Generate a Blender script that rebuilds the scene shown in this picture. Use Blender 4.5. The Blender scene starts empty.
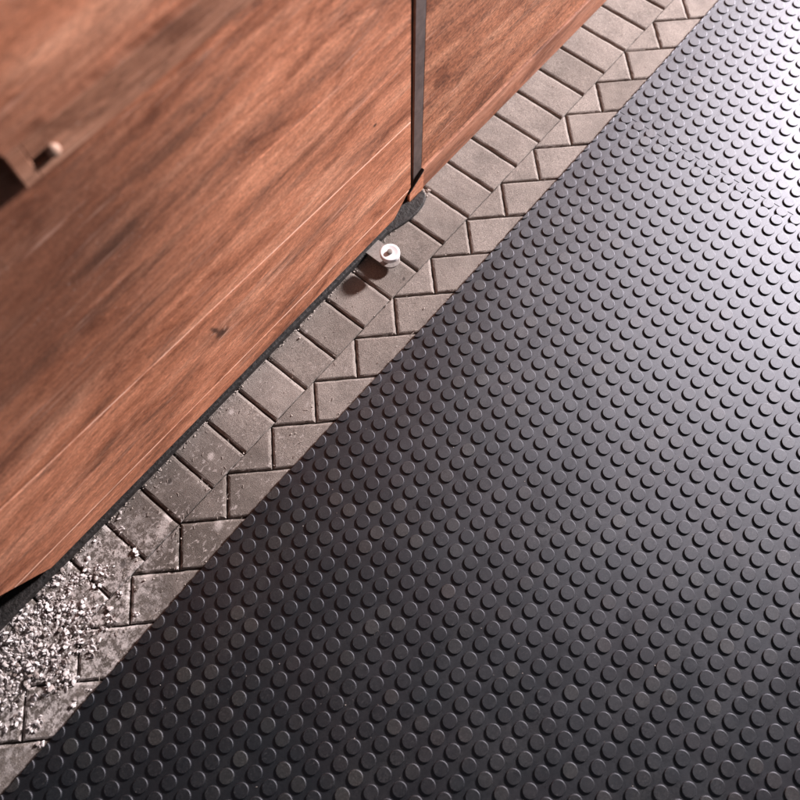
import bpy, math, random
from mathutils import Vector, noise
random.seed(7)
sc = bpy.context.scene
col = sc.collection

# ------------------------------------------------------------------ helpers
class MB:
    """collects vertices and faces (with one random number per piece), then links ONE mesh object"""
    def __init__(s): s.v = []; s.f = []; s.r = []; s.sm = []
    def add(s, verts, faces, r=0.0, smooth=False):
        b = len(s.v)
        s.v += [tuple(p) for p in verts]; s.r += [r]*len(verts)
        s.f += [[b+i for i in f] for f in faces]; s.sm += [smooth]*len(faces)
    def build(s, name, mat, parent=None):
        me = bpy.data.meshes.new(name)
        me.from_pydata(s.v, [], s.f)
        a = me.attributes.new('rnd', 'FLOAT', 'POINT'); a.data.foreach_set('value', s.r)
        me.polygons.foreach_set('use_smooth', s.sm)
        me.materials.append(mat); me.update()
        o = bpy.data.objects.new(name, me); col.objects.link(o)
        if parent: o.parent = parent
        return o

def inset(poly, d):
    """inset a CCW convex polygon by d[i] along edge i -> i+1"""
    n = len(poly); L = []
    for i in range(n):
        a = Vector(poly[i]); b = Vector(poly[(i+1) % n]); t = (b-a).normalized()
        nrm = Vector((-t.y, t.x)); L.append((a+nrm*d[i], t))
    out = []
    for i in range(n):
        p, t = L[i-1]; q, u = L[i]
        den = t.x*u.y-t.y*u.x
        if abs(den) < 1e-6: out.append(q.copy()); continue
        k = ((q.x-p.x)*u.y-(q.y-p.y)*u.x)/den
        out.append(p+t*k)
    return out

def slab(mb, poly, gap, bev, depth, drop, put, r=0.0, jit=0.0, sub=0):
    """a block with a chamfered upper face; put(x, y, h) maps it into the world (h = height above its upper face)"""
    n = len(poly)
    if not hasattr(gap, '__len__'): gap = [gap]*n
    if not hasattr(bev, '__len__'): bev = [bev]*n
    o = inset(poly, gap); m = inset(poly, [g+b*.45 for g, b in zip(gap, bev)]); i = inset(poly, [g+b for g, b in zip(gap, bev)])
    def dense(P):
        if not sub: return P
        out = []
        for k in range(len(P)):
            a, b = P[k], P[(k+1) % len(P)]
            for s in range(sub): out.append(a+(b-a)*(s/sub))
        return out
    o, m, i = dense(o), dense(m), dense(i); n = len(o)
    def wob(p, s): 
        if not jit: return p
        return Vector((p.x+jit*noise.noise(Vector((p.x*90, p.y*90, s+r*9))), p.y+jit*noise.noise(Vector((p.x*90, p.y*90, 7+s+r*9)))))
    o = [wob(p, 1) for p in o]; m = [wob(p, 3) for p in m]; i = [wob(p, 2) for p in i]
    V = [put(p.x, p.y, -depth) for p in o]+[put(p.x, p.y, -drop) for p in o]+[put(p.x, p.y, -drop*.36) for p in m]+[put(p.x, p.y, 0) for p in i]
    F = []
    for a in range(3):
        for k in range(n): F.append((a*n+k, a*n+(k+1) % n, (a+1)*n+(k+1) % n, (a+1)*n+k))
    F.append(tuple(range(3*n, 4*n)))
    mb.add(V, F, r)

def box(mb, x0, x1, y0, y1, z0, z1, b=0.002, r=0.0):
    slab(mb, [(x0, y0), (x1, y0), (x1, y1), (x0, y1)], 0, b, z1-z0, b, lambda x, y, h: (x, y, z1+h), r)

def lathe(mb, cx, cy, prof, n=40, r=0.0, cap_top=True, smooth=True, tilt=(0, 0)):
    V = []; F = []
    for (rad, z) in prof:
        for k in range(n):
            a = 2*math.pi*k/n
            V.append((cx+rad*math.cos(a)+tilt[0]*z, cy+rad*math.sin(a)+tilt[1]*z, z))
    for a in range(len(prof)-1):
        for k in range(n): F.append((a*n+k, a*n+(k+1) % n, (a+1)*n+(k+1) % n, (a+1)*n+k))
    if cap_top: F.append(tuple(range((len(prof)-1)*n, len(prof)*n)))
    mb.add(V, F, r, smooth)

def tag(o, label=None, cat=None, group=None, kind=None):
    for k, v in (('label', label), ('category', cat), ('group', group), ('kind', kind)):
        if v: o[k] = v
    return o
def empty(name, loc):
    o = bpy.data.objects.new(name, None); o.location = loc; o.empty_display_size = .05; col.objects.link(o); return o
def child_of(parent, o):
    o.parent = parent; o.matrix_parent_inverse.identity(); o.location = -parent.location; return o

# ------------------------------------------------------------------ materials
class NT:
    def __init__(s, name):
        s.m = bpy.data.materials.new(name); s.m.use_nodes = True
        s.t = s.m.node_tree; s.b = s.t.nodes['Principled BSDF']
    def n(s, typ, **k):
        o = s.t.nodes.new(typ)
        for a, v in k.items(): setattr(o, a, v)
        return o
    def l(s, a, b): s.t.links.new(a, b)
    def co(s): 
        if not hasattr(s, '_c'): s._c = s.n('ShaderNodeTexCoord').outputs['Object']
        return s._c
    def rnd(s):
        if not hasattr(s, '_r'): s._r = s.n('ShaderNodeAttribute', attribute_name='rnd').outputs['Fac']
        return s._r
    def shifted(s, amount):
        c = s.n('ShaderNodeVectorMath', operation='SCALE'); c.inputs[0].default_value = amount
        s.l(s.rnd(), c.inputs['Scale'])
        a = s.n('ShaderNodeVectorMath', operation='ADD'); s.l(s.co(), a.inputs[0]); s.l(c.outputs[0], a.inputs[1]); return a.outputs[0]
    def noise(s, scale, vec=None, sv=(1, 1, 1), detail=4, rough=.55, dist=0):
        m = s.n('ShaderNodeMapping'); m.inputs['Scale'].default_value = sv
        s.l(vec or s.co(), m.inputs['Vector'])
        o = s.n('ShaderNodeTexNoise'); o.inputs['Scale'].default_value = scale; o.inputs['Detail'].default_value = detail
        o.inputs['Roughness'].default_value = rough; o.inputs['Distortion'].default_value = dist
        s.l(m.outputs[0], o.inputs['Vector']); return o.outputs['Fac']
    def ramp(s, fac, stops):
        o = s.n('ShaderNodeValToRGB'); e = o.color_ramp.elements
        while len(e) < len(stops): e.new(.5)
        for k, (p, c) in enumerate(stops):
            e[k].position = p; e[k].color = (c, c, c, 1) if not hasattr(c, '__len__') else (*c, 1)
        s.l(fac, o.inputs[0]); return o.outputs[0]
    def mix(s, fac, a, b, mode='MIX'):
        o = s.n('ShaderNodeMix', data_type='RGBA', blend_type=mode)
        for v, sock in ((fac, o.inputs[0]), (a, o.inputs[6]), (b, o.inputs[7])):
            if hasattr(v, 'is_linked'): s.l(v, sock)
            elif hasattr(v, '__len__'): sock.default_value = (*v, 1)
            else: sock.default_value = v if sock.type == 'VALUE' else (v, v, v, 1)
        return o.outputs[2]
    def math(s, op, a, b=None, c=None, clamp=False):
        o = s.n('ShaderNodeMath', operation=op, use_clamp=clamp)
        for v, k in ((a, 0), (b, 1), (c, 2)):
            if v is None: continue
            if hasattr(v, 'is_linked'): s.l(v, o.inputs[k])
            else: o.inputs[k].default_value = v
        return o.outputs[0]
    def xyz(s):
        if not hasattr(s, '_x'): x = s.n('ShaderNodeSeparateXYZ'); s.l(s.co(), x.inputs[0]); s._x = x.outputs
        return s._x
    def blob(s, cx, cy, rx, ry, rot=0, axes=(0, 1), warp=None):
        """1 in the middle of an ellipse, 0 at its rim"""
        X = s.xyz(); a = s.math('SUBTRACT', X[axes[0]], cx); b = s.math('SUBTRACT', X[axes[1]], cy)
        c_, s_ = math.cos(rot), math.sin(rot)
        u = s.math('ADD', s.math('MULTIPLY', a, c_/rx), s.math('MULTIPLY', b, s_/rx))
        v = s.math('ADD', s.math('MULTIPLY', a, -s_/ry), s.math('MULTIPLY', b, c_/ry))
        d = s.math('SQRT', s.math('ADD', s.math('MULTIPLY', u, u), s.math('MULTIPLY', v, v)))
        if warp is not None: d = s.math('ADD', d, s.math('MULTIPLY', s.math('SUBTRACT', warp, .5), 1.3))
        return s.math('SUBTRACT', 1, d, clamp=True)
    def bump(s, h, strength=.3, dist=.002, prev=None):
        o = s.n('ShaderNodeBump'); o.inputs['Strength'].default_value = strength; o.inputs['Distance'].default_value = dist
        s.l(h, o.inputs['Height'])
        if prev is not None: s.l(prev, o.inputs['Normal'])
        return o.outputs[0]
    def out(s, color=None, rough=None, normal=None, **k):
        for v, nm in ((color, 'Base Color'), (rough, 'Roughness'), (normal, 'Normal')):
            if v is None: continue
            if hasattr(v, 'is_linked'): s.l(v, s.b.inputs[nm])
            else: s.b.inputs[nm].default_value = (*v, 1) if hasattr(v, '__len__') else v
        for a, v in k.items(): s.b.inputs[a.replace('_', ' ')].default_value = v
        return s.m

def wood_material(name, c_dark, c_mid, c_light, stain=1.0, knot=True, rough_sawn=False):
    t = NT(name); v = t.shifted((3.7, 1.3, 9.1))
    if knot:                                              # the boards' grain runs a little downhill, like their seams
        rt = t.n('ShaderNodeMapping'); rt.inputs['Rotation'].default_value = (0, .06, 0); t.l(v, rt.inputs[0]); v = rt.outputs[0]
    broad = t.noise(1, v, (1.5, 1, 19), 8, .7, .4)
    fine = t.noise(1, v, (9, 1, 150), 8, .78, .4)
    mott = t.noise(1, v, (16, 1, 75), 9, .9, .5)
    pore = t.noise(1, v, (60, 1, 420), 2, .5)
    c = t.ramp(broad, [(.30, c_dark), (.5, c_mid), (.68, c_light)])
    blot = t.noise(1, v, (3.0, 1, 8.5), 9, .74, .9)
    c = t.mix(.9, c, t.ramp(blot, [(.36, (.42, .34, .30)), (.46, (.88, .83, .80)), (.56, (1.02, 1.02, 1.02)), (.68, (1.22, 1.26, 1.28))]), 'MULTIPLY')
    c = t.mix(.5, c, t.ramp(fine, [(.25, .5), (.5, .98), (.72, 1.3)]), 'MULTIPLY')
    c = t.mix(.8, c, t.ramp(mott, [(.3, .5), (.5, 1), (.7, 1.32)]), 'MULTIPLY')
    c = t.mix(.6, c, t.ramp(pore, [(.3, .4), (.45, 1)]), 'MULTIPLY')
    fl = t.noise(1, v, (30, 1, 165), 7, .85, .5); fw = t.noise(1, v, (2.2, 1, 12), 5, .7)
    c = t.mix(t.math('MULTIPLY', t.ramp(fl, [(.57, 0), (.66, .8)]), t.ramp(fw, [(.38, .15), (.6, 1)])), c, (.10, .042, .028))
    # dirt streaks running with the grain, rubbed pale scratches
    dirt = t.noise(1, v, (2.6, 1, 19), 9, .8, .6)
    dm = t.ramp(dirt, [(.5, 0), (.64, 1)])
    c = t.mix(t.math('MULTIPLY', dm, .55*stain), c, (.052, .031, .025))
    # ragged grime with light fall-off painted in, over the upper hinge-side half
    if knot:
        grime_dim = t.blob(.02, .78, .66, .42, -.2, (0, 2), t.noise(1, v, (1.6, 1, 17), 8, .76, .3))
        c = t.mix(t.math('MULTIPLY', t.ramp(grime_dim, [(0, 0), (.5, 1)]), .76), c, (.095, .036, .021))
        for (cx, cz, rx, rz, rot, k) in ((.430, .268, .005, .015, .3, .95), (.437, .243, .010, .012, -.2, .95), (.447, .236, .012, .006, 0, .8), (.325, .215, .05, .006, .05, .6), (.24, .195, .04, .008, -.05, .55), (.62, .27, .05, .006, .02, .45),
                                    (.36, .67, .07, .012, .05, .75), (.50, .745, .06, .012, .0, .6), (.75, .50, .04, .007, .0, .5), (.80, .42, .028, .008, .0, .55), (.17, .36, .035, .010, .1, .5), (.93, .41, .004, .004, 0, .9), (.13, .24, .03, .01, .1, .5)):
            bm = t.blob(cx, cz, rx*1.5, rz*1.5, rot, (0, 2), t.noise(1, v, (20, 1, 210), 7, .82))
            c = t.mix(t.math('MULTIPLY', t.ramp(bm, [(.0, 0), (.6, 1)]), k*(.95 if k > .79 else .75)), c, (.03, .019, .015))
        for (cx, cz, rx, rz, rot) in ((.446, .229, .026, .0035, .12), (.424, .262, .012, .003, -.5), (.452, .247, .010, .003, .9)):
            lb = t.blob(cx, cz, rx, rz, rot, (0, 2), t.noise(1, v, (40, 1, 120), 4, .7))
            c = t.mix(t.math('MULTIPLY', t.ramp(lb, [(.1, 0), (.5, 1)]), .7), c, (.72, .42, .30))
        ring = t.blob(.436, .257, .085, .05, 0, (0, 2), t.noise(1, v, (14, 1, 120), 3, .6))
        c = t.mix(t.math('MULTIPLY', ring, .55), c, (.15, .058, .034))
    if knot:                                              # rubbed varnish plus the bevels' highlight, painted pale along the plank edges
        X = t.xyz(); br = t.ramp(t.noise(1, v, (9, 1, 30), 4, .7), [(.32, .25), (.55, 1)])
        iso = t.noise(1, v, (170, 1, 300), 4, .75)
        c = t.mix(.6, c, t.ramp(iso, [(.3, .5), (.5, 1), (.68, 1.5)]), 'MULTIPLY')
        gr = t.noise(1, v, (60, 1, 260), 6, .9)
        c = t.mix(.75, c, t.ramp(gr, [(.3, .55), (.5, 1), (.7, 1.35)]), 'MULTIPLY')
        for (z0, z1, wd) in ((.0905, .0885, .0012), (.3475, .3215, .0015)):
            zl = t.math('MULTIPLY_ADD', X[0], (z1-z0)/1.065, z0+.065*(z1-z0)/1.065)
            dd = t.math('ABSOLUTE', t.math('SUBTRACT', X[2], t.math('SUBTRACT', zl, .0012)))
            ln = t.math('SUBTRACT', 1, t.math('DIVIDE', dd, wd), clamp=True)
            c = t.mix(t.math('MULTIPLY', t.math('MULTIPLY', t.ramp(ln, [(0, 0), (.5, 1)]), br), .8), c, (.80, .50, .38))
    if rough_sawn:
        q = t.noise(1, v, (130, 1, 190), 5, .75, .4)
        c = t.mix(.9, c, t.ramp(q, [(.33, .38), (.5, .95), (.66, 1.5)]), 'MULTIPLY')
    scr = t.noise(1, v, (5, 1, 260), 3, .55)
    spots = t.noise(1, v, (6, 1, 22), 4, .65)
    sm = t.math('MULTIPLY', t.ramp(scr, [(.56, 0), (.68, 1)]), t.ramp(spots, [(.50, 0), (.62, 1)]))
    c = t.mix(t.math('MULTIPLY', sm, .5), c, (.66, .40, .30))
    dust = t.noise(170, v, (1, 1, 1), 3, .6)
    c = t.mix(t.math('MULTIPLY', t.ramp(dust, [(.66, 0), (.74, 1)]), .4), c, (.5, .36, .3))
    h = t.mix(.5, fine, pore)
    n = t.bump(h, .35, .0012); n = t.bump(broad, .3, .004, n)
    return t.out(c, t.ramp(dirt, [(.3, .55), (.7, .75)]), n, Specular_IOR_Level=.22)

M = {}
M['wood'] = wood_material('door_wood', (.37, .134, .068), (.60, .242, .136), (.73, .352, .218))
M['rail_wood'] = wood_material('rail_wood', (.27, .115, .066), (.40, .19, .118), (.50, .27, .18), .4, False)
M['base_wood'] = wood_material('base_wood', (.20, .085, .05), (.35, .15, .09), (.46, .22, .14), .7, False)
M['sheet'] = wood_material('panel_wood', (.22, .080, .042), (.38, .150, .080), (.52, .245, .145), .8, False, True)
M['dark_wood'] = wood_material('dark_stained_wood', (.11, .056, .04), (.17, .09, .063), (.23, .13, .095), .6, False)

def concrete():
    t = NT('paver_concrete'); v = t.shifted((5.1, 8.3, 0))
    base = t.mix(t.rnd(), (.212, .176, .154), (.294, .248, .221))
    a = t.noise(11, v, (1, 1, 1), 6, .6); b = t.noise(420, v, (1, 1, 1), 3, .7); g = t.noise(900, v, (1, 1, 1), 1, .5)
    c = t.mix(.9, base, t.ramp(a, [(.28, .68), (.5, .98), (.75, 1.2)]), 'MULTIPLY')
    c = t.mix(.95, c, t.ramp(b, [(.28, .22), (.44, .9), (.6, 1.08), (.72, 2.1)]), 'MULTIPLY')
    c = t.mix(.7, c, t.ramp(g, [(.28, .35), (.4, 1)]), 'MULTIPLY')
    # damp dark dirt tracked in towards the heap of crumbs, ragged stains
    st = t.noise(1, t.co(), (9, 9, 9), 6, .7, .5)
    wet = t.blob(-.12, .03, .62, .26, .0, (0, 1), st)
    c = t.mix(t.math('MULTIPLY', t.ramp(wet, [(.0, 0), (.6, 1)]), .66), c, (.062, .049, .041))
    # whitish lime dust trodden round the heap
    pw = t.noise(1, t.co(), (60, 60, 60), 6, .75)
    lim = t.blob(-.25, .05, .33, .22, 0, (0, 1), st)
    c = t.mix(t.math('MULTIPLY', t.ramp(pw, [(.46, 0), (.57, 1)]), t.ramp(lim, [(0, 0), (.4, .9)])), c, (.60, .535, .51))
    # small dried splashes of lime wash, thickest at the lower end of the path
    X = t.xyz(); fade = t.ramp(t.math('MULTIPLY_ADD', X[0], -.8, .75, clamp=True), [(.05, .0), (.95, 1)])
    s1 = t.noise(1, t.co(), (75, 130, 1), 5, .62, .6); s2 = t.noise(1, t.co(), (14, 14, 1), 4, .6)
    sp_ = t.math('MULTIPLY', t.ramp(s1, [(.57, 0), (.62, 1)]), t.ramp(s2, [(.40, 0), (.56, 1)]))
    c = t.mix(t.math('MULTIPLY', t.math('MULTIPLY', sp_, fade), .85), c, (.60, .53, .50))
    for (x, y, r_) in ((.07, .02, .022), (.09, .028, .018), (.155, -.068, .016), (-.02, -.03, .02), (.36, .095, .010), (.255, .055, .012), (.62, .10, .008)):
        sp = t.blob(x, y, r_, r_*.8, .4, (0, 1), t.noise(1, t.co(), (130, 130, 130), 4, .7))
        c = t.mix(t.math('MULTIPLY', t.ramp(sp, [(0, 0), (.7, 1)]), .6), c, (.58, .51, .48))
    for (x, y, r_) in ((.155, .085, .009), (.88, .012, .006), (-.035, .03, .010)):
        sp = t.blob(x, y, r_, r_*.7, .4, (0, 1), t.noise(1, t.co(), (150, 150, 150), 4, .7))
        c = t.mix(t.math('MULTIPLY', t.ramp(sp, [(0, 0), (.4, 1)]), .8), c, (.05, .04, .035))
    n = t.bump(b, .7, .0016); n = t.bump(a, .5, .008, n)
    return t.out(c, .85, n, Specular_IOR_Level=.25)
M['paver'] = concrete()

def plain(name, color, rough, scale=60, amount=.3, metallic=0.0, bs=.2, bd=.001):
    t = NT(name); a = t.noise(scale, None, (1, 1, 1), 5, .65)
    c = t.mix(1, color, t.ramp(a, [(.25, 1-amount), (.75, 1+amount)]), 'MULTIPLY')
    return t.out(c, rough, t.bump(a, bs, bd), Metallic=metallic)
M['sand'] = plain('joint_sand', (.052, .041, .035), .95, 260, .7, 0, .8, .003)
M['steel'] = plain('dark_steel', (.115, .086, .078), .55, 45, .45, .3)
M['sill'] = plain('sill_bitumen', (.019, .0150, .0138), .75, 75, .9, 0, .9, .005)
M['peg'] = plain('pale_peg', (.46, .28, .20), .6, 120, .2)
M['gap'] = plain('flat_black', (.012, .011, .011), .8)  # flat black for the gap's painted shade and the line over the foot
M['nylon'] = plain('white_nylon', (.80, .77, .78), .35, 90, .05, 0, .05)
M['zinc'] = plain('zinc_bolt', (.32, .29, .28), .35, 200, .3, .85)
M['zinc_dull'] = plain('dull_zinc', (.27, .235, .215), .6, 150, .35, .15)
def crumbs():
    t = NT('lime_crumbs'); a = t.noise(260, None, (1, 1, 1), 5, .7)
    c = t.ramp(t.rnd(), [(.0, (.16, .125, .11)), (.12, (.40, .34, .32)), (.35, (.58, .52, .50)), (.75, (.70, .635, .62)), (1, (.80, .74, .73))])
    c = t.mix(1, c, t.ramp(a, [(.3, .6), (.5, 1), (.72, 1.1)]), 'MULTIPLY')
    return t.out(c, .9, t.bump(a, .7, .002), Specular_IOR_Level=.2)
M['crumb'] = crumbs()
M['straw'] = plain('straw', (.42, .35, .31), .8, 300, .3)

def rubber():
    t = NT('black_rubber'); v = t.co()
    d = t.math('POWER', t.rnd(), 6.0)
    f = t.noise(650, v, (1, 1, 1), 4, .7); cl = t.noise(5, v, (1, 1.6, 1), 7, .68, 1.2)
    c = t.mix(t.math('MULTIPLY', d, .9), (.0130, .0131, .0146), (.036, .0325, .030))
    c = t.mix(1, c, t.ramp(f, [(.3, .6), (.55, 1), (.72, 1.9)]), 'MULTIPLY')
    # thin film of brownish and bluish dust in wide clouds
    tint = t.noise(4.5, v, (1, 1, 1), 4, .6, .8)
    c = t.mix(.6, c, t.ramp(tint, [(.35, (.82, 1.0, 1.05)), (.5, (1, 1, 1)), (.62, (1.12, .97, 1.0))]), 'MULTIPLY')
    # grey dust trodden into the sheet, with worn patches
    du = t.noise(2.6, v, (1, 1.5, 1), 8, .72, 1.0)
    c = t.mix(t.math('MULTIPLY', t.ramp(du, [(.5, 0), (.72, 1)]), t.ramp(f, [(.42, 0), (.62, .5)])), c, (.075, .068, .064))
    sc_ = t.noise(1, t.shifted((3, 7, 0)), (210, 420, 1), 5, .75, 1.0)
    c = t.mix(t.math('MULTIPLY', t.ramp(sc_, [(.56, 0), (.70, 1)]), t.ramp(t.rnd(), [(.02, .15), (.05, .8)])), c, (.085, .078, .075))
    tp = t.noise(1, t.shifted((3, 7, 0)), (330, 330, 1), 5, .8, .6); on = t.ramp(t.rnd(), [(.02, 0), (.05, .75)])
    c = t.mix(on, c, t.mix(1, c, t.ramp(tp, [(.32, .45), (.5, 1.1), (.62, 2.2)]), 'MULTIPLY'))
    r = t.math('ADD', t.ramp(cl, [(.3, .51), (.7, .57)]), t.math('MULTIPLY', t.math('SUBTRACT', f, .5), .14))
    n = t.bump(f, .55, .0006); n = t.bump(cl, .08, .01, n)
    df = t.n('ShaderNodeBsdfDiffuse'); gl = t.n('ShaderNodeBsdfGlossy', distribution='BECKMANN'); fr = t.n('ShaderNodeFresnel'); mx = t.n('ShaderNodeMixShader')
    fr.inputs['IOR'].default_value = 1.73; gl.inputs['Color'].default_value = (.915, .905, .985, 1)
    t.l(c, df.inputs['Color']); t.l(n, df.inputs['Normal']); t.l(n, gl.inputs['Normal']); t.l(r, gl.inputs['Roughness'])
    t.l(fr.outputs[0], mx.inputs[0]); t.l(df.outputs[0], mx.inputs[1]); t.l(gl.outputs[0], mx.inputs[2])
    t.l(mx.outputs[0], [q for q in t.t.nodes if q.type == 'OUTPUT_MATERIAL'][0].inputs['Surface']); t.t.nodes.remove(t.b)
    return t.m
M['rubber'] = rubber()
M['rubber_mark'] = plain('moulded_mark', (.008, .008, .008), .8)

# ------------------------------------------------------------------ ground and paving
mb = MB()
mb.add([(-2.2, -2.6, -.0075), (4, -2.6, -.0075), (4, 2.2, -.0075), (-2.2, 2.2, -.0075)], [(0, 1, 2, 3)])
tag(mb.build('ground', M['sand']), kind='structure')

mb = MB(); P = .102; rr = random.Random(3)
def put0(dz, ax, ay):
    return lambda x, y, h: (x, y, h+dz+ax*x*0+ay*0)
def stone(poly, gap, bev):
    dz = rr.uniform(-.0012, .0002)
    slab(mb, poly, gap, bev, .05, .0036, put0(dz, 0, 0), rr.random(), .0015, 12)
for k in range(-9, 27):                                   # border course, set end-on to the mat
    x0 = k*P+rr.uniform(-.001, .001); x1 = (k+1)*P
    stone([(x0, 0), (x1, 0), (x1, .203), (x0, .203)], [.0008, .0022, .001, .0022], [.0012, .0072, .003, .0072])
    stone([(x0, .2035), (x1, .2035), (x1, .4), (x0, .4)], .0015, .005)
S2 = math.sqrt(.5); U0 = .0323; PD = P*math.sqrt(2)
e1 = Vector((S2, -S2)); e2 = Vector((S2, S2))
for j in range(-9, 20):                                   # herringbone field, cut against the border
    ax = U0+PD*j; apex = Vector((ax, -PD/2)); Lp = Vector((ax-PD/2, 0)); Rp = Vector((ax+PD/2, 0))
    stone([Lp, apex, Rp], [.0017, .0017, .0008], [.0050, .0066, .0010])
    A = apex+e1*(2*P); B = Rp+e1*(2*P)
    stone([apex, A, A+e2*P, Rp], [.0017]*4, [.0050, .0066, .0055, .0066])
    for q in range(1, 6):
        A2 = apex+e1*(2*P*q); stone([A2, A2+e1*2*P, A2+e1*2*P+e2*P, A2+e2*P], .0013, .0055)
tag(mb.build('pavement', M['paver']), kind='structure')

# ------------------------------------------------------------------ rubber mats
LS, LA, PHX, PHY = .0388, .008, .22361, .06659
cA, sA = math.cos(LA), math.sin(LA)
def lat(i, j):
    a = (i+PHX)*LS; b = (j+PHY)*LS
    return (a*cA-b*sA, a*sA+b*cA)
EDGE = [(-30, -3.05), (-4.84, -2.97), (4.5, -2.84), (8.6, -2.86), (23, -3.12), (39.7, -3.2), (80, -3.3)]
def edge_j(i):
    for (a, b), (c, d) in zip(EDGE, EDGE[1:]):
        if a <= i <= c: return b+(d-b)*(i-a)/(c-a)+.035*noise.noise(Vector((i*.55, 3, 0)))+.02*noise.noise(Vector((i*2.3, 8, 0)))
    return -3.0
PROF = [(.0149, 0), (.0145, .0022), (.0142, .0027), (.0137, .0030)]
def stud(mb, i, j, z, n=26, clip_i=None, seed=None):
    V = []; F = []; rd = .05+.95*seed.random()
    def q(u, w, h):
        x, y = u, w
        ii = x; jj = min(y, edge_j(x)-.008)
        if clip_i: ii = min(max(ii, clip_i[0]), clip_i[1])
        X, Y = lat(ii, jj); return (X, Y, z+h)
    ti, tj = seed.uniform(-.006, .006), seed.uniform(-.006, .006); k = seed.uniform(.985, 1.015)
    for (rad, h) in PROF:
        for a in range(n):
            t = 2*math.pi*a/n
            V.append(q(i+ti+rad*k*math.cos(t)/LS, j+tj+rad*k*math.sin(t)/LS, h))
    for a in range(len(PROF)-1):
        for b in range(n): F.append((a*n+b, a*n+(b+1) % n, (a+1)*n+(b+1) % n, (a+1)*n+b))
    V.append(q(i+ti, j+tj, .0030)); c = len(V)-1; base = (len(PROF)-1)*n
    for b in range(n): F.append((base+b, base+(b+1) % n, c))
    mb.add(V, F, rd, False)
def plate(mb, i0, i1, j0, z0, z1):
    """flat sheet following the worn front edge, with its sides"""
    k0 = math.ceil((i0+.01)*3); xs = [i0]+[q/3 for q in range(k0, int((i1-.01)*3)+1)]+[i1]
    top = [lat(x, edge_j(x)) for x in xs]; far = [lat(x, j0) for x in xs]; n = len(xs)
    V = [(*p, z1) for p in top]+[(*p, z1) for p in far]+[(*p, z0) for p in top]+[(*p, z0) for p in far]
    F = []
    for k in range(n-1):
        F.append((n+k, n+k+1, k+1, k)); F.append((k, k+1, 2*n+k+1, 2*n+k))
    F.append((0, 2*n, 3*n, n)); F.append((n-1, 2*n-1, 4*n-1, 3*n-1))
    mb.add(V, F, 0.0)
Z1 = .0068
SEAM = 42.03
mb = MB(); sd = random.Random(11)
plate(mb, -22, SEAM-.022, -42, .0012, Z1)
for i in range(-21, 42):
    for j in range(-41, -2):
        if i < 0 and j > -2-i*0 and False: continue
        if i*.72-j < -14: continue
        stud(mb, i, j, Z1-.0001, 26, (-22, SEAM-.023), sd)
mat1 = mb.build('rubber_mat', M['rubber'])
tag(mat1, 'large black studded rubber mat filling the foreground, ending at the seam', 'rubber mat', 'studded rubber mats')
mb = MB(); Z2 = Z1+.0006
plate(mb, SEAM+.020, 82, -30, .0012, Z2)
for i in range(0, 40):
    for j in range(-29, -2):
        stud(mb, 41.75+i*.995, j+.05, Z2-.0001, 26, None, sd)
mat2 = mb.build('rubber_mat', M['rubber'])
tag(mat2, 'smaller visible piece of studded rubber mat beyond the seam, shining pale in the light', 'rubber mat', 'studded rubber mats')
# tiny worn lettering moulded into the near mat beside the seam: too small to read, one dash per letter
mb = MB(); tr = random.Random(5)
y = -.204
for k in range(15):
    w_ = tr.choice((.0018, .0024, .003)); 
    if k in (5, 9): y -= .003
    x0 = 1.5775+tr.uniform(-.0006, .0006)
    box(mb, x0-.0024, x0+.0024, y-w_, y, Z1-.0002, Z1+.0005, .0004)
    y -= w_+.0019
child_of(mat1, mb.build('moulded_lettering', M['rubber_mark'])); 

# ------------------------------------------------------------------ stable door
door = empty('stable_door', (.45, .127, .03))
tag(door, 'worn red-brown plank door with cut lower corners standing over the paving', 'door')
FY = .127
def zline(za, zb): return lambda x: za+(zb-za)*(x+.065)/1.065
LN = [zline(.0295, .0290), zline(.0905, .0885), zline(.3475, .3215), zline(.600, .578), zline(.852, .834), zline(1.10, 1.085), zline(1.36, 1.35)]
def left_x(z):  return -.255 if z > .145 else -.255+(.145-z)*.125/.116
def right_x(z): return (1.0467-.008*(z-.0929)) if z > .0929 else 1.0467-(.0929-z)*1.03
mb = MB(); dr = random.Random(2)
for a in range(len(LN)-1):
    lo, hi = LN[a], LN[a+1]
    lx, hx = left_x(lo(0)), right_x(lo(1)); pl = [(lx, lo(lx)), (hx, lo(hx))]
    if lo(1) < .0929 < hi(1): pl.append((1.0467, .0929))
    pl += [(right_x(hi(1)), hi(right_x(hi(1)))), (left_x(hi(0)), hi(left_x(hi(0))))]
    if lo(0) < .145 < hi(0): pl.append((-.255, .145))
    n = len(pl); gp = [.0003]*n; bv = [.0012]*n
    top = n-2 if not (lo(0) < .145 < hi(0)) else n-3
    bv[top] = .0030 if a == 1 else (.0022 if a == 0 else .0006)
    if a == 0: bv[0] = .0025
    slab(mb, pl, gp, bv, .036, .0026, lambda x, z, h: (x, FY-h, z), dr.random(), 0, 0)
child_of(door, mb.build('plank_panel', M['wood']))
mb = MB()                                                 # raised rail with its thumb hole
hx0, hx1, hz0, hz1, hd = .300, .80, .868, .926, .015
slab(mb, [(hx0, hz0), (.323, hz0), (.323, hz1), (hx0, hz1)], 0, .0015, hd, .002, lambda x, z, h: (x, FY-hd-h, z), .3)
slab(mb, [(.323, hz0), (hx1, hz0), (hx1, .882), (.323, .882)], 0, .0012, hd, .002, lambda x, z, h: (x, FY-hd-h, z), .3)
slab(mb, [(.323, .898), (hx1, .898), (hx1, hz1), (.323, hz1)], 0, .0012, hd, .002, lambda x, z, h: (x, FY-hd-h, z), .3)
slab(mb, [(.348, .8823), (hx1, .8823), (hx1, .8977), (.348, .8977)], 0, .0010, hd, .002, lambda x, z, h: (x, FY-hd-.0006-h, z), .3)
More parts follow.
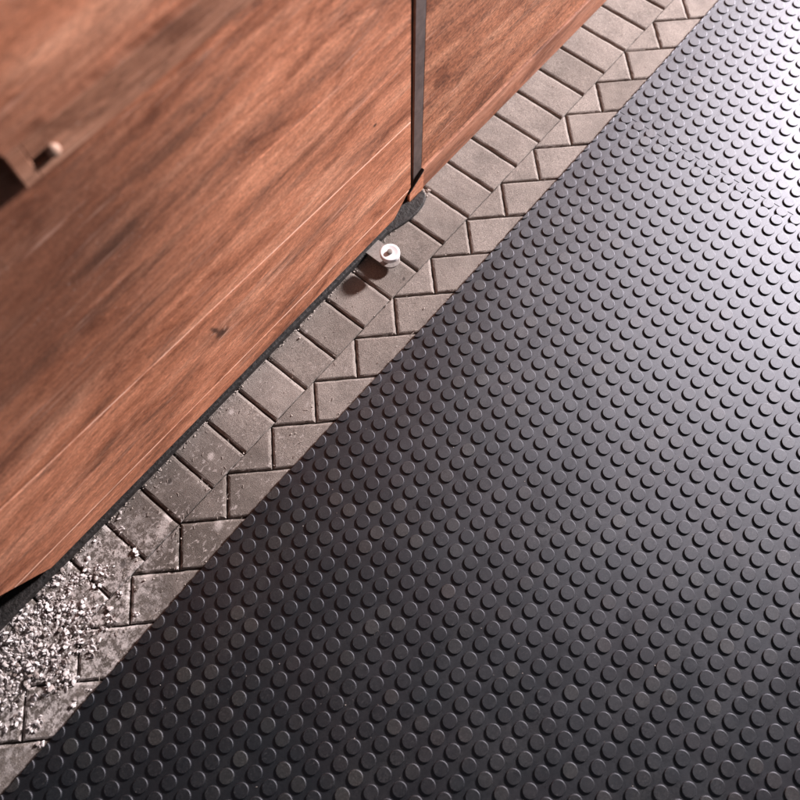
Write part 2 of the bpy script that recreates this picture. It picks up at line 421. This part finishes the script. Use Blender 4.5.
slab(mb, [(.3233, .8823), (.3477, .8823), (.3477, .8977), (.3233, .8977)], 0, .0005, .002, .0005, lambda x, z, h: (x, FY-.006-h, z), .95)
rail = child_of(door, mb.build('handle_rail', M['rail_wood']))
mb = MB(); lathe(mb, 0, 0, [(.0070, 0), (.0084, .003), (.0088, .006), (.0078, .009), (.0050, .0110), (.0018, .0116)], 24)
peg = mb.build('peg', M['peg'], rail); peg.rotation_euler = (math.radians(90), 0, 0); peg.location = (.352, FY-hd+.004, .890)

# dark threshold under the door, its free end rounded off on the paving
mb = MB()
box(mb, -.9, .953, .1235, .1665, .0004, .0185, .003)
lobe = [(.9535, .1235), (.975, .1185), (1.000, .112), (1.025, .1075), (1.05, .1065), (1.075, .1095), (1.094, .1165), (1.105, .127), (1.109, .1405), (1.058, .1412), (1.0575, .166), (.9535, .166)]
slab(mb, lobe, 0, .003, .0085, .003, lambda x, y, h: (x, y, .009+h), .5, .0006, 3)
tag(mb.build('door_sill', M['sill']), 'dark grimy strip lying under the door with a rounded end on the pavers', 'door sill')

# dark boards behind the cut corner of the door
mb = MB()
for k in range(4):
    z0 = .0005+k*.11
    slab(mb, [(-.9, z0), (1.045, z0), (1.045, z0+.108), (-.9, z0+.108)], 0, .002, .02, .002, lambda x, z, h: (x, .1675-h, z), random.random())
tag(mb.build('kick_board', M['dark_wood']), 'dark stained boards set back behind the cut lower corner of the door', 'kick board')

# steel post with a wooden foot
post = empty('door_post', (1.085, .17, 0)); tag(post, 'narrow dark grey upright post between the plank door and the lighter wall panel', 'post')
mb = MB(); box(mb, 1.0845, 1.1150, .150, .20, .0, 1.5, .003); child_of(post, mb.build('upright', M['steel']))
mb = MB(); box(mb, 1.0525, 1.0840, .156, .20, .0, 1.5, .001); child_of(post, mb.build('gap_shade', M['gap']))  # black strip standing in for the shade in the gap beside the door
mb = MB()
slab(mb, [(1.060, .0005), (1.1165, .0005), (1.1165, .072), (1.060, .036)], 0, .001, .006, .001, lambda x, z, h: (x, .1425-h, z), .4)
child_of(post, mb.build('foot_block', M['wood']))
mb = MB()
slab(mb, [(1.058, .0362), (1.1165, .0733), (1.1165, .0790), (1.058, .0415)], 0, .001, .008, .001, lambda x, z, h: (x, .1415-h, z), .4)
child_of(post, mb.build('foot_dark_line', M['gap']))  # thin black line slanting above the foot block

# wall panel beyond the post
wall = empty('wall_panel', (1.7, .15, 0)); tag(wall, 'rough orange-brown wooden wall panel above a smooth base board, beyond the grey post', 'wall panel')
mb = MB(); slab(mb, [(1.1175, .0008), (3.6, .0008), (3.6, .092), (1.1175, .075)], 0, .002, .05, .002, lambda x, z, h: (x, .1455-h, z), .62)
child_of(wall, mb.build('base_board', M['base_wood']))
mb = MB(); slab(mb, [(1.1175, .0765), (3.6, .0935), (3.6, 1.6), (1.1175, 1.6)], 0, .001, .04, .001, lambda x, z, h: (x, .1515-h, z), .2)
child_of(wall, mb.build('panel_sheet', M['sheet']))

# ------------------------------------------------------------------ guide roller
RX, RY = .8935, .0665
roller = empty('guide_roller', (RX, RY, 0)); tag(roller, 'small white nylon door roller on a short pin, standing on the pavers', 'roller')
mb = MB()                                                 # bracket plate reaching out from under the door, round at its end
pl = [(RX-.024, .150), (RX-.024, RY)]+[(RX+.024*math.cos(a), RY+.024*math.sin(a)) for a in [math.pi+math.pi*k/14 for k in range(1, 14)]]+[(RX+.024, RY), (RX+.024, .150)]
slab(mb, pl, 0, .0008, .004, .0008, lambda x, y, h: (x, y, .0175+h), .4)
slab(mb, [(RX-.020, .128), (RX+.020, .128), (RX+.020, .1485), (RX-.020, .1485)], 0, .0003, .0125, .0003, lambda x, y, h: (x, y, .0134+h), .4)
child_of(roller, mb.build('bracket_plate', M['zinc_dull']))
mb = MB(); lathe(mb, RX, RY, [(.0072, .0170), (.0072, .0385)], 32, 0, False); child_of(roller, mb.build('pin', M['zinc']))
k = .0245/.0207
mb = MB(); lathe(mb, RX, RY, [(.009*k, .0365), (.0185*k, .0365), (.0204*k, .0378), (.0207*k, .0395), (.0207*k, .0478), (.0200*k, .0492), (.0192*k, .0498), (.0150*k, .0496), (.0145*k, .0494)], 56); wheel = child_of(roller, mb.build('nylon_wheel', M['nylon']))
mb = MB(); lathe(mb, RX, RY, [(.0064, .0493), (.0068, .0532), (.0062, .0546), (.0036, .0553)], 24, 0, True, False); bolt = mb.build('bolt', M['zinc_dull'], wheel)

# ------------------------------------------------------------------ crumbs and straw
def crumb(mb, x, y, z, s, rg):
    """an irregular curled flake"""
    n1, n2 = 8, 4; V = []; F = []
    ax = [rg.uniform(.6, 1.4), rg.uniform(.5, 1.2), rg.uniform(.07, .24)]
    ph = rg.uniform(0, 6.28); off = Vector((rg.uniform(0, 99), rg.uniform(0, 99), 0)); tx, ty = rg.uniform(-.7, .7), rg.uniform(-.7, .7)
    for a in range(n2+1):
        la = -math.pi/2+math.pi*a/n2
        for b in range(n1):
            lo = 2*math.pi*b/n1+a*.4
            d = Vector((math.cos(la)*math.cos(lo), math.cos(la)*math.sin(lo), math.sin(la)))
            k = s*(1+.75*noise.noise(d*1.6+off))
            p = Vector((d.x*ax[0]*k, d.y*ax[1]*k, d.z*ax[2]*k))
            p.z += tx*p.x+ty*p.y
            V.append((x+p.x*math.cos(ph)-p.y*math.sin(ph), y+p.x*math.sin(ph)+p.y*math.cos(ph), z+p.z))
    for a in range(n2):
        for b in range(n1): F.append((a*n1+b, a*n1+(b+1) % n1, (a+1)*n1+(b+1) % n1, (a+1)*n1+b))
    mb.add(V, F, rg.random(), True)
mb = MB(); rg = random.Random(21)
def dens(x, y):
    v = .95-math.hypot((x+.26)/.22, (y-.06)/.155)
    v += .85*noise.noise(Vector((x*20, y*20, 3)))+.4*noise.noise(Vector((x*45, y*45, 8)))
    return v
cnt = 0
while cnt < 2500:
    x, y = rg.uniform(-.62, .06), rg.uniform(-.11, .123)
    d = dens(x, y)
    if d < .05 or rg.random() > min(1, .04+d*1.1): continue
    s = rg.choice((.0006, .0008, .0010, .0013, .0017, .0022, .0028, .0036, .0046, .0060))*rg.uniform(.7, 1.15)
    crumb(mb, x, y, s*.12+max(0, min(d, .8))*.003*rg.random(), s, rg); cnt += 1
tag(mb.build('lime_crumbs', M['crumb']), 'heap of whitish crumbs spilled over the pavers by the door corner', 'crumbs', kind='stuff')
mb = MB(); rg = random.Random(5)
k = 0
while k < 340:                                            # stray bits of straw and grit
    x = rg.uniform(-.3, 1.9); y = rg.uniform(-.108, .118)
    if rg.random() > math.exp(-max(0, x)*2.1)+.05: continue
    if rg.random() < .42:
        L = rg.uniform(.0015, .0055); a = rg.gauss(.6, .7); w_ = rg.uniform(.0002, .0005); z = rg.uniform(.0006, .0012)
        dx, dy = math.cos(a)*L, math.sin(a)*L; nx, ny = -math.sin(a)*w_, math.cos(a)*w_; b_ = rg.uniform(-.3, .3)*L
        V = [(x-dx-nx, y-dy-ny, z), (x+nx*0-ny*0-nx+b_*nx/w_, y-ny+b_*ny/w_, z+.0006), (x+dx-nx, y+dy-ny, z), (x+dx+nx, y+dy+ny, z), (x+nx+b_*nx/w_, y+ny+b_*ny/w_, z+.0006), (x-dx+nx, y-dy+ny, z)]
        V = V+[(p[0], p[1], p[2]-.0005) for p in V]
        mb.add(V, [(0, 1, 4, 5), (1, 2, 3, 4), (7, 6, 11, 10), (8, 7, 10, 9), (0, 6, 7, 1), (1, 7, 8, 2), (2, 8, 9, 3), (3, 9, 10, 4), (4, 10, 11, 5), (5, 11, 6, 0)], rg.random())
    else:
        s = rg.choice((.0006, .0009, .0013, .0018)); crumb(mb, x, y, s*.5, s, rg)
    k += 1
for _ in range(240):                                      # grit on the mat
    x = rg.uniform(-.2, 1.2); y = rg.uniform(-1.1, -.14); s = rg.choice((.0004, .0006, .0010)); crumb(mb, x, y, Z1+s*.4, s, rg)
for _ in range(420):
    x = rg.uniform(-.2, 1.0); s = rg.choice((.0005, .0008, .0012, .0018)); crumb(mb, x, .1222-abs(rg.gauss(0, .0035)), s*.4, s, rg)
for _ in range(260):
    x = rg.uniform(-.2, 1.9); s = rg.choice((.0004, .0007, .0011, .0015)); crumb(mb, x, -.1115+abs(rg.gauss(0, .004)), s*.4, s, rg)
for _ in range(14): crumb(mb, 1.117+rg.gauss(0, .006), .128+rg.gauss(0, .004), .002, rg.uniform(.0012, .003), rg)
tag(mb.build('stray_grit', M['straw']), 'scattered straw bits and pale grit on the pavers and mat', 'grit', kind='stuff')

# ------------------------------------------------------------------ light, world, camera
L = bpy.data.lights.new('lamp', 'AREA'); L.shape = 'DISK'; L.size = .54; L.energy = 1430; L.color = (1.0, .945, .97)
lo = bpy.data.objects.new('lamp', L); col.objects.link(lo)
az, el, R_ = math.radians(-15), math.radians(22), 6.2
lo.location = (RX+R_*math.cos(el)*math.cos(az), RY+R_*math.cos(el)*math.sin(az), R_*math.sin(el))
lo.rotation_euler = (Vector((.9, -.1, 0))-lo.location).to_track_quat('-Z', 'Y').to_euler()
w = bpy.data.worlds.new('World'); sc.world = w; w.use_nodes = True
w.node_tree.nodes['Background'].inputs[0].default_value = (.80, .86, 1.0, 1); w.node_tree.nodes['Background'].inputs[1].default_value = .085

cam = bpy.data.cameras.new('camera'); co = bpy.data.objects.new('camera', cam); col.objects.link(co)
co.rotation_euler = (.367202, .006940, -.876526); co.location = (.160851, -.589280, 1.608716)
cam.sensor_fit = 'HORIZONTAL'; cam.sensor_width = 36; cam.lens = 748.4076/800*36
cam.clip_start = .02; cam.clip_end = 60
cam.dof.use_dof = True; cam.dof.focus_distance = 1.72; cam.dof.aperture_fstop = 2.15
sc.camera = co
sc.view_settings.view_transform = 'Standard'; sc.view_settings.look = 'None'; sc.view_settings.exposure = 0; sc.view_settings.gamma = 1
sc.render.resolution_x = sc.render.resolution_y = 1024
